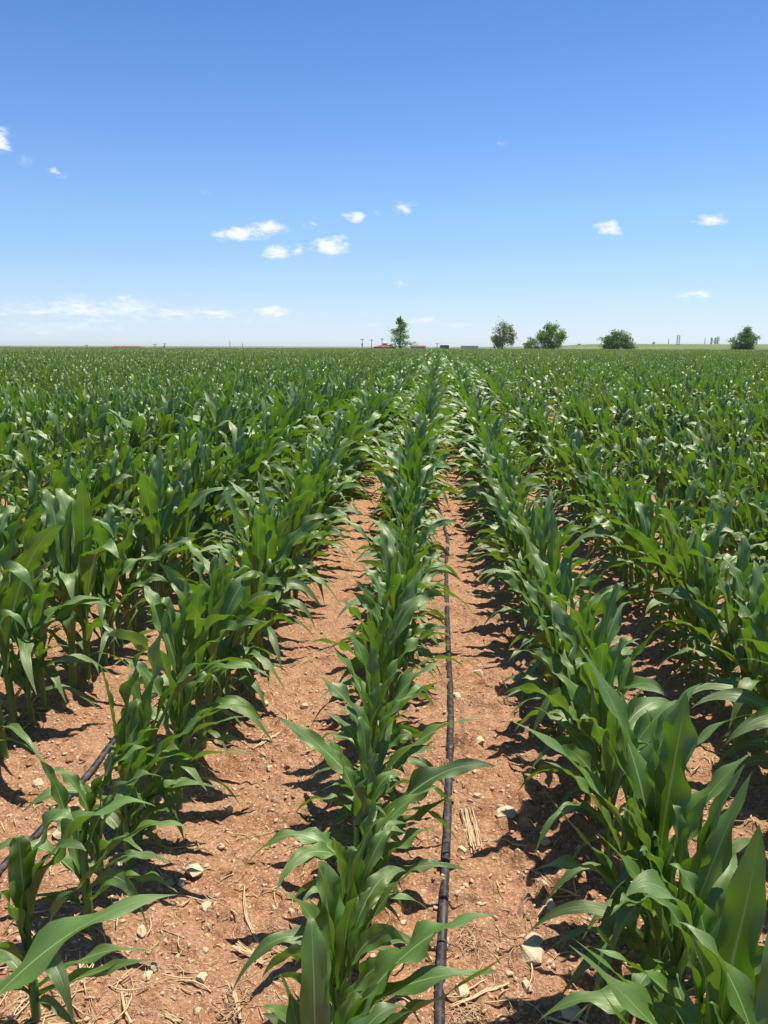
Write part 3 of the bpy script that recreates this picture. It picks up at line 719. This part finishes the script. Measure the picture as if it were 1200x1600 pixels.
for (a, b, r, bd, pale, lab) in STICKS:
    g = random.Random(a[0]*3+a[1]); pts0 = on_ground_line(a, b, 11, bd); Vs, Fs, o = [], [], 0
    nst = 7 if r > .0065 else (4 if r > .004 else 2)
    dx, dy = pts0[-1][0]-pts0[0][0], pts0[-1][1]-pts0[0][1]; l = math.hypot(dx, dy); nx, ny = -dy/l, dx/l
    for q in range(nst):
        i0 = g.choice((0, 0, 0, 1, 2)); i1 = 11-g.choice((0, 0, 0, 1, 2, 3)); off = (q-(nst-1)/2)*r*2/nst+g.gauss(0, r*.28); fan = g.gauss(0, r*.11); w = r*1.5/nst*g.uniform(.8, 1.3)
        pts = [(p[0]+nx*(off+fan*(i-5)), p[1]+ny*(off+fan*(i-5)), p[2]-.001+math.sqrt(max(0, 1-(off/r)**2))*r*.75+g.gauss(0, r*.06)) for i, p in enumerate(pts0)][i0:i1]
        me = tube_mesh('t', pts, [w*g.uniform(.7, 1.1) for _ in pts], 5, .8); V = np.array([v.co[:] for v in me.vertices])
        F = np.array([list(p.vertices) for p in me.polygons if len(p.vertices) == 4]); bpy.data.meshes.remove(me)
        Vs.append(V); Fs.append(F+o); o += len(V)
    tag(link('dry_stalk', mesh_np('dry_stalk', np.concatenate(Vs), np.concatenate(Fs)), STRAWP if pale else STRAW), lab, 'dry stalk', 'dry stalk pieces on the soil')
CLUMPS = [(737,1475,.055,'tangled pale root clump right of the hose in the lower lane'), (741,1105,.05,'dark tangled root clump beside the large brownish stone'),
          (730,1590,.04,'shredded straw tuft right of the hose at the bottom edge'), (1130,1420,.06,'spread of pale roots behind the right row'), (362,1575,.04,'small straw tuft in the left lane near the bottom')]
for (px, py, w, lab) in CLUMPS:
    g = random.Random(px); Vs, Fs, o = [], [], 0; c = at_z(px, py, 0); z0 = terr1(c.x, c.y)
    for i in range(34):
        a = g.uniform(0, 6.28); l = w*g.uniform(.4, 1.5); r = g.uniform(.0006, .0016); pts = []
        h = g.uniform(.0, .22)*w; kx, ky = g.gauss(0, .5)*w, g.gauss(0, .5)*w
        for j in range(6):
            t = j/5; pts.append((c.x+kx+math.cos(a+t*g.uniform(-.5, .5))*l*t, c.y+ky+math.sin(a)*l*t, z0+.004+h*math.sin(math.pi*min(1, t*1.1))+.0))
        me = tube_mesh('t', pts, [r]*6, 4); V = np.array([v.co[:] for v in me.vertices])
        F = np.array([list(p.vertices) for p in me.polygons if len(p.vertices) == 4]); bpy.data.meshes.remove(me)
        Vs.append(V); Fs.append(F+o); o += len(V)
    tag(link('root_clump', mesh_np('root_clump', np.concatenate(Vs), np.concatenate(Fs)), STRAWP), lab, 'root clump', 'dry root clumps on the soil')

# ------------------------------------------------------------------ drip hoses
def hose_mat():
    m, t, p, out = new_mat('black_hose')
    g = N(t, 'ShaderNodeNewGeometry'); n = noise(t, g.outputs['Position'], 40, 5, 0.7); n2 = noise(t, g.outputs['Position'], 7, 3)
    c = mixc(t, smooth(t, n.outputs['Fac'], 0.45, 0.75, 0, 0.55), (0.014, 0.015, 0.018, 1), (0.22, 0.15, 0.11, 1))
    c = mixc(t, smooth(t, n2.outputs['Fac'], 0.5, 0.75, 0, 0.35), c, (0.14, 0.10, 0.08, 1))
    t.links.new(c, p.inputs['Base Color']); t.links.new(smooth(t, n.outputs['Fac'], 0.3, 0.7, 0.38, 0.7), p.inputs['Roughness'])
    bump(t, n.outputs['Fac'], 0.3, 0.002, p); return m
HOSE = hose_mat()
def hose(name, px_pts, y_end, lab, joint, drift):
    ctrl = [at_z(a, b, 0) for a, b in px_pts]
    ctrl.insert(0, Vector((ctrl[0].x*2-ctrl[1].x, min(ctrl[0].y-.6, .3), 0)))
    xl = ctrl[-1].x; yl = ctrl[-1].y; y = yl+1.2; g = random.Random(int(abs(xl)*100))
    while y < y_end: ctrl.append(Vector((xl-drift*min(1, (y-yl)/3)+g.gauss(0, .015), y, 0))); y += 1.3
    pts = []
    for i in range(len(ctrl)-1):
        p0 = ctrl[max(i-1, 0)]; p1 = ctrl[i]; p2 = ctrl[i+1]; p3 = ctrl[min(i+2, len(ctrl)-1)]
        n = max(4, int((p2-p1).length/.03))
        for j in range(n):
            t = j/n
            pts.append(.5*((2*p1)+(p2-p0)*t+(2*p0-5*p1+4*p2-p3)*t*t+(3*p1-p0-3*p2+p3)*t**3))
    X = np.array([p.x for p in pts]); Y = np.array([p.y for p in pts]); Z = terrain(X, Y)
    kern = np.ones(9)/9; Zs = np.convolve(np.pad(Z, 4, 'edge'), kern, 'valid')+.004+.007*vnoise(X*2, Y*1.7, 71)
    root = bpy.data.objects.new(name, None); col.objects.link(root); root.location = (pts[0].x, pts[0].y, 0)
    P3 = [(X[i]-pts[0].x, Y[i]-pts[0].y, Zs[i]) for i in range(len(X))]
    me = tube_mesh('hose_tube', P3, [.0128*(1+.03*math.sin(i*.9)) for i in range(len(P3))], 14, .72, 5); link('hose_tube', me, HOSE, root)
    j = at_z(joint[0], joint[1], 0); k = int(np.argmin((X-j.x)**2+(Y-j.y)**2))
    seg = [P3[k-1], P3[k], P3[k+1]]; seg = [(p[0], p[1], p[2]+.0005) for p in seg]
    link('hose_joint', tube_mesh('hose_joint', seg, [.0155]*3, 14, .8), HOSE, root)
    tag(root, lab, 'drip hose', 'black irrigation hoses between the corn rows')
hose('drip_hose', [(686,1610),(690,1487),(700,1262),(704,1112),(700,1000),(697,885),(699,842)], 24, 'black drip irrigation hose running up the lane right of the middle corn row', (707,1180), .16)
hose('drip_hose', [(-20,1378),(43,1311),(118,1228),(200,1133),(262,1060)], 20, 'black drip irrigation hose slanting in from the left edge beside the left corn row', (43,1311), 0.0)

# ------------------------------------------------------------------ trees beyond the field
BARK = simple_mat('bark', (0.12, 0.09, 0.065), 0.9, 0.3, 3, 0.02)
def crown_mat(name, a, b):
    m, t, p, out = new_mat(name)
    g = N(t, 'ShaderNodeAttribute', attribute_name='leafco'); s = N(t, 'ShaderNodeSeparateXYZ'); t.links.new(g.outputs['Vector'], s.inputs[0])
    t.links.new(mixc(t, s.outputs[0], a, b), p.inputs['Base Color']); p.inputs['Roughness'].default_value = 0.6; p.inputs['Specular IOR Level'].default_value = 0.3
    tr = N(t, 'ShaderNodeBsdfTranslucent'); tr.inputs[0].default_value = (b[0]*1.6, b[1]*1.6, b[2], 1)
    ms = N(t, 'ShaderNodeMixShader'); ms.inputs[0].default_value = 0.3
    t.links.new(p.outputs[0], ms.inputs[1]); t.links.new(tr.outputs[0], ms.inputs[2]); t.links.new(ms.outputs[0], out.inputs[0]); return m
CR1 = crown_mat('crown_mid', (0.080, 0.155, 0.030, 1), (0.21, 0.33, 0.06, 1))
CR2 = crown_mat('crown_olive', (0.10, 0.14, 0.045, 1), (0.22, 0.26, 0.10, 1))
CR3 = crown_mat('crown_dark', (0.050, 0.110, 0.025, 1), (0.13, 0.22, 0.050, 1))
def tree(name, px, ytop, ybase, wpx, Y, mat, style, lab, cat, group, seed, trunk=True, n=2600):
    g = np.random.default_rng(seed)
    top = at_y(px, ytop, Y); bx = top.x; gz = terr1(bx, Y); H = top.z-gz
    hw = wpx*0.5*Y/1202
    root = bpy.data.objects.new(name, None); col.objects.link(root); root.location = (bx, Y, gz)
    # lobes of the crown
    lobes = []
    if style == 'cone':
        for i in range(20):
            t = i/19; z = H*(0.12+0.86*t); rad = hw*1.15*(1.0-t)**0.62*g.uniform(.85, 1.15)+.25
            a = g.uniform(0, 6.28); off = rad*g.uniform(.15, .75)
            lobes.append((off*math.cos(a), off*math.sin(a)*.8, z, rad*g.uniform(.50, .75), H*.075))
    elif style == 'column':
        for i in range(10):
            z = H*(.08+.88*i/9); lobes.append((g.normal(0, hw*.2), g.normal(0, hw*.2), z, hw*(1-.7*abs(i/9-.4)), H*.09))
    else:
        nl = 30
        for i in range(nl):
            a = g.uniform(0, 6.28); el = math.asin(g.uniform(-.75, 1)); q = g.uniform(.40, .82)
            zc = H*(.46 if style == 'round' else .36)
            lobes.append((hw*q*math.cos(a)*math.cos(el), hw*q*math.sin(a)*math.cos(el)*.85, zc+(H*.98-zc)*math.sin(el)*q*1.12, hw*g.uniform(.24, .42), H*g.uniform(.12, .21)))
    Vs, As = [], []; per = n//len(lobes)
    for (x, y, z, r, rz) in lobes:
        tone = g.uniform(0, .5)
        d = g.normal(0, 1, (per, 3)); d /= np.linalg.norm(d, axis=1)[:, None]; d *= (g.random(per)**.45)[:, None]*(1+.25*g.normal(0, 1, per))[:, None]
        C = np.stack([x+d[:, 0]*r, y+d[:, 1]*r, np.maximum(z+d[:, 2]*rz, .25)], -1)
        sz = g.uniform(.12, .32, per)[:, None]*(1.0 if H > 5 else .8)
        u = g.normal(0, 1, (per, 3)); u /= np.linalg.norm(u, axis=1)[:, None]; w = np.cross(u, g.normal(0, 1, (per, 3))); w /= np.linalg.norm(w, axis=1)[:, None]
        Vs.append(np.stack([C-u*sz, C-w*sz*.6, C+u*sz, C+w*sz*.6], 1).reshape(-1, 3))
        A = np.zeros((per, 4, 3)); A[:, :, 0] = np.clip(tone+g.random(per)*.5, 0, 1)[:, None]; As.append(A.reshape(-1, 3))
    V = np.concatenate(Vs); F = np.arange(len(V)).reshape(-1, 4)
    link('crown', mesh_np('crown', V, F, {'leafco': np.concatenate(As)}, False), mat, root)
    # trunk with limbs in one mesh
    bm = bmesh.new()
    def limb(a, b, r1, r2):
        me = tube_mesh('x', [a, tuple((Vector(a)+Vector(b))/2+Vector((r1*.4, 0, 0))), b], [r1, (r1+r2)/2, r2], 7); bm.from_mesh(me); bpy.data.meshes.remove(me)
    tr = max(.08, H*.022); zt = H*(.85 if style in ('cone', 'column') else .5)
    limb((0, 0, -.1), (0.05, 0, zt), tr, tr*.35)
    for (x, y, z, r, rz) in lobes[::2]: limb((0, 0, min(zt*.9, max(.3, z*.55))), (x, y, z), tr*.4, tr*.12)
    me = bpy.data.meshes.new('trunk'); bm.to_mesh(me); bm.free(); link('trunk', me, BARK, root)
    tag(root, lab, cat, group)
G1 = 'trees standing beyond the corn field'
tree('tree', 625, 496, 545, 40, 240, CR1, 'cone', 'tall narrow pointed tree standing beside the red roofed farmhouse', 'tree', G1, 1, n=3000)
tree('tree', 786, 503, 545, 46, 242, CR2, 'round', 'loose grey green round tree standing alone right of the pointed tree', 'tree', G1, 22, n=3800)
tree('bush', 831, 525, 545, 27, 241, CR1, 'dome', 'low round bush at the left foot of the wide leaning tree', 'bush', G1, 3, n=2400)
tree('tree', 863, 506, 545, 44, 243, CR1, 'round', 'wide olive green tree with the low bush at its left foot', 'tree', G1, 4, n=6500)
tree('tree', 967, 516, 545, 58, 245, CR3, 'dome', 'dense dark dome shaped tree with foliage down to the ground', 'tree', G1, 5, n=7500)
tree('tree', 1166, 512, 541, 44, 262, CR3, 'dome', 'dense dark bushy tree near the right edge of the horizon', 'tree', G1, 6, n=6500)
for (px, yt, w, sd, lab) in ((1112, 527, 5, 31, 'slim far poplar, left one of a group near the right edge'), (1118, 528, 5, 32, 'slim far poplar, middle one of a group near the right edge'), (1122, 526, 6, 33, 'slim far poplar, right one of a group near the right edge')):
    tree('poplar', px, yt, 538, w, 700, CR1, 'column', lab, 'tree', 'far poplars on the horizon', sd, n=500)
for (px, yt, w, sd, lab) in ((905, 537.0, 7, 41, 'tiny far shrub on the horizon right of the wide olive tree'), (1022, 533.5, 5, 42, 'small far shrub on the horizon right of the dark dome tree')):
    tree('shrub', px, yt, 540, w, 600, CR1, 'dome', lab, 'shrub', 'far shrubs on the horizon', sd, n=300)

# ------------------------------------------------------------------ far buildings
REDROOF = simple_mat('red_roof', (0.22, 0.035, 0.03), 0.7, 0.2, 1.5)
PINKROOF = simple_mat('faded_red_roof', (0.36, 0.13, 0.10), 0.7, 0.15, 1.5)
PALEWALL = simple_mat('pale_wall', (0.42, 0.37, 0.33), 0.85, 0.08, 1)
DARKWALL = simple_mat('brown_wall', (0.20, 0.10, 0.08), 0.85, 0.15, 1)
WHITEWALL = simple_mat('white_wall', (0.45, 0.42, 0.40), 0.7, 0.05, 1)
GLASS = simple_mat('dark_glass', (0.03, 0.035, 0.04), 0.15, 0.1, 1, 0, .5)
WOOD = simple_mat('grey_pole', (0.16, 0.14, 0.13), 0.8, 0.2, 4)
STEEL = simple_mat('grey_steel', (0.30, 0.31, 0.33), 0.5, 0.1, 4)
def boxes(name, bs, mat, parent):
    bm = bmesh.new()
    for (x0, x1, y0, y1, z0, z1) in bs:
        m4 = Matrix.Translation(((x0+x1)/2, (y0+y1)/2, (z0+z1)/2)) @ Matrix.Diagonal((x1-x0, y1-y0, z1-z0, 1))
        bmesh.ops.create_cube(bm, size=1, matrix=m4)
    me = bpy.data.meshes.new(name); bm.to_mesh(me); bm.free(); return link(name, me, mat, parent)
def hip(name, x0, x1, y0, y1, z0, z1, inset, mat, parent):
    ym = (y0+y1)/2; th = .15
    v = [(x0, y0, z0), (x1, y0, z0), (x1, y1, z0), (x0, y1, z0), (x0, y0, z0+th), (x1, y0, z0+th), (x1, y1, z0+th), (x0, y1, z0+th), (x0+inset, ym, z1), (x1-inset, ym, z1)]
    f = [(3, 2, 1, 0), (0, 1, 5, 4), (1, 2, 6, 5), (2, 3, 7, 6), (3, 0, 4, 7), (4, 5, 9, 8), (6, 7, 8, 9), (5, 6, 9), (7, 4, 8)]
    me = bpy.data.meshes.new(name); me.from_pydata(v, [], f); me.update(); return link(name, me, mat, parent)
def building(name, pxl, pxr, ytop, Y, depth, yeave, mat_w, mat_r, inset, lab, cat, nwin=4, cupola=False, over=.4, ydoor=True):
    a = at_y(pxl, ytop, Y); b = at_y(pxr, ytop, Y); cx = (a.x+b.x)/2; hw = (b.x-a.x)/2; gz = terr1(cx, Y); zt = (a.z+b.z)/2-gz
    wallh = at_y((pxl+pxr)/2, yeave, Y).z-gz
    root = bpy.data.objects.new(name, None); col.objects.link(root); root.location = (cx, Y, gz)
    boxes('wall', [(-hw+over, hw-over, 0, depth, -.3, wallh)], mat_w, root)
    r = hip('roof', -hw, hw, -over, depth+over, wallh+.002, zt-(.55 if cupola else 0), inset, mat_r, root)
    if cupola:
        boxes('roof_vent', [(-.9, .9, depth/2-.8, depth/2+.8, zt-.9, zt-.25)], mat_w, r)
        hip('vent_cap', -1.2, 1.2, depth/2-1.1, depth/2+1.1, zt-.248, zt, .8, mat_r, r)
    for i in range(nwin):
        x = -hw+over+(2*(hw-over))*(i+.5)/nwin
        w = boxes('window', [(x-.6, x+.6, -.05, -.003, wallh*.45, wallh*.45+min(1.1, wallh*.4))], WHITEWALL, root)
        boxes('pane', [(x-.5, x+.5, -.09, -.053, wallh*.45+.1, wallh*.45+min(1.0, wallh*.4-.08))], GLASS, w)
    tag(root, lab, cat, 'far buildings on the horizon'); return root
building('farmhouse', 583, 618, 536.3, 400, 9, 542.6, DARKWALL, REDROOF, 5.0, 'dark red hip roofed farmhouse left of the pointed tree', 'house', 3, True)
building('shed', 640, 666, 539.3, 460, 6, 541.6, PALEWALL, PINKROOF, .8, 'low faded red shed just right of the pointed tree', 'shed', 3)
building('cabin', 687, 702, 538.4, 430, 3, 539.6, GLASS, WHITEWALL, .3, 'small dark cabin with a pale flat roof right of the red shed', 'cabin', 3, over=.15)
building('barn', 172, 214, 540.6, 520, 12, 543.0, PALEWALL, REDROOF, 1.0, 'long low dark red roofed barn at the far left horizon', 'barn', 6)
building('lean_to', 212.6, 230, 543.0, 518, 6, 543.9, WHITEWALL, PALEWALL, .4, 'low pale extension at the right end of the long barn', 'shed', 2)
building('lean_to', 163, 171.4, 543.2, 518, 6, 544.1, WHITEWALL, PALEWALL, .4, 'low pale extension at the left end of the long barn', 'shed', 1)
building('warehouse', 720, 748, 539.4, 900, 14, 540.3, WHITEWALL, WHITEWALL, 1, 'long pale warehouse far off between the cabin and the round tree', 'warehouse', 5)

def pole(px, ytop, Y, kind, lab):
    t = at_y(px, ytop, Y); gz = terr1(t.x, Y); H = t.z-gz; k = Y/400.
    root = bpy.data.objects.new('mast' if kind == 'mast' else 'utility_pole', None); col.objects.link(root); root.location = (t.x, Y, gz)
    if kind == 'mast':
        w = .55*k; bs = []
        for sx in (-1, 1):
            for sy in (-1, 1): bs.append((sx*w-.07*k, sx*w+.07*k, sy*w-.07*k, sy*w+.07*k, 0, H*.97))
        n = 9
        for i in range(n+1):
            z = H*.96*i/n; z0 = z-.05*k; z1 = z+.05*k
            bs += [(-w, w, -w-.04, -w+.04, z0, z1), (-w, w, w-.04, w+.04, z0, z1)]
        boxes('lattice', bs, WOOD, root); boxes('antenna', [(-.12*k, .12*k, -.12*k, .12*k, H*.96+.055*k, H)], WOOD, root)
    else:
        link('post', tube_mesh('post', [(0, 0, -.2), (0, 0, H*.5), (0, 0, H)], [.19*k, .16*k, .13*k], 8), WOOD, root)
        if kind != 'bare': boxes('crossarm', [(-1.0*k, 1.0*k, -.26*k, -.14*k, H*.90, H*.90+.16*k)], WOOD, root)
        if kind in ('arm', 'trans'):
            for x in (-.85, 0.4, .85): boxes('insulator', [(x*k-.07*k, x*k+.07*k, -.25*k, -.15*k, H*.90+.163*k, H*.90+.5*k)], WHITEWALL, root)
        if kind == 'trans': boxes('transformer', [(-.4*k, .4*k, -.85*k, -.2*k, H*.42, H*.42+1.1*k)], STEEL, root)
    tag(root, lab, 'mast' if kind == 'mast' else 'utility pole', 'poles on the horizon')
pole(566, 529, 400, 'trans', 'utility pole with a transformer box left of the farmhouse, leftmost of the three there')
pole(580.5, 530, 480, 'arm', 'utility pole standing close behind the left end of the farmhouse roof')
pole(597, 528, 560, 'arm', 'utility pole rising behind the middle of the farmhouse roof')
pole(683, 536, 500, 'arm', 'short looking utility pole just left of the dark cabin')
pole(1060.5, 523.5, 520, 'mast', 'thin lattice mast on the right horizon between the dome tree and the poplars')
pole(1102, 528, 800, 'bare', 'thin far post just left of the far poplars')
pole(1045, 529, 900, 'bare', 'thin far post left of the lattice mast')
pole(135, 539, 420, 'arm', 'far utility pole left of the long barn')
pole(242, 537.5, 480, 'arm', 'far utility pole right of the long barn, left one of two')
pole(257, 536.5, 430, 'trans', 'far utility pole right of the long barn, right one with a box')
pole(359, 532, 900, 'bare', 'thin faded post on the horizon right of the two barn poles')
pole(379, 536, 900, 'bare', 'shorter faded post on the horizon beside the thin faded post')

# ------------------------------------------------------------------ thin summer haze
def haze():
    bm = bmesh.new(); bmesh.ops.create_cube(bm, size=1, matrix=Matrix.Translation((0, 0, 4.0)) @ Matrix.Diagonal((10600, 10600, 20, 1)))
    me = bpy.data.meshes.new('haze'); bm.to_mesh(me); bm.free()
    m = bpy.data.materials.new('haze'); m.use_nodes = True; t = m.node_tree; t.nodes.clear()
    v = N(t, 'ShaderNodeVolumePrincipled'); v.inputs['Color'].default_value = (.92, .96, 1.0, 1); v.inputs['Density'].default_value = 0.00010; v.inputs['Anisotropy'].default_value = 0.3
    out = N(t, 'ShaderNodeOutputMaterial'); t.links.new(v.outputs[0], out.inputs['Volume'])
    tag(link('haze', me, m), 'thin pale blue summer haze over the far fields', 'haze', kind='stuff')
haze()
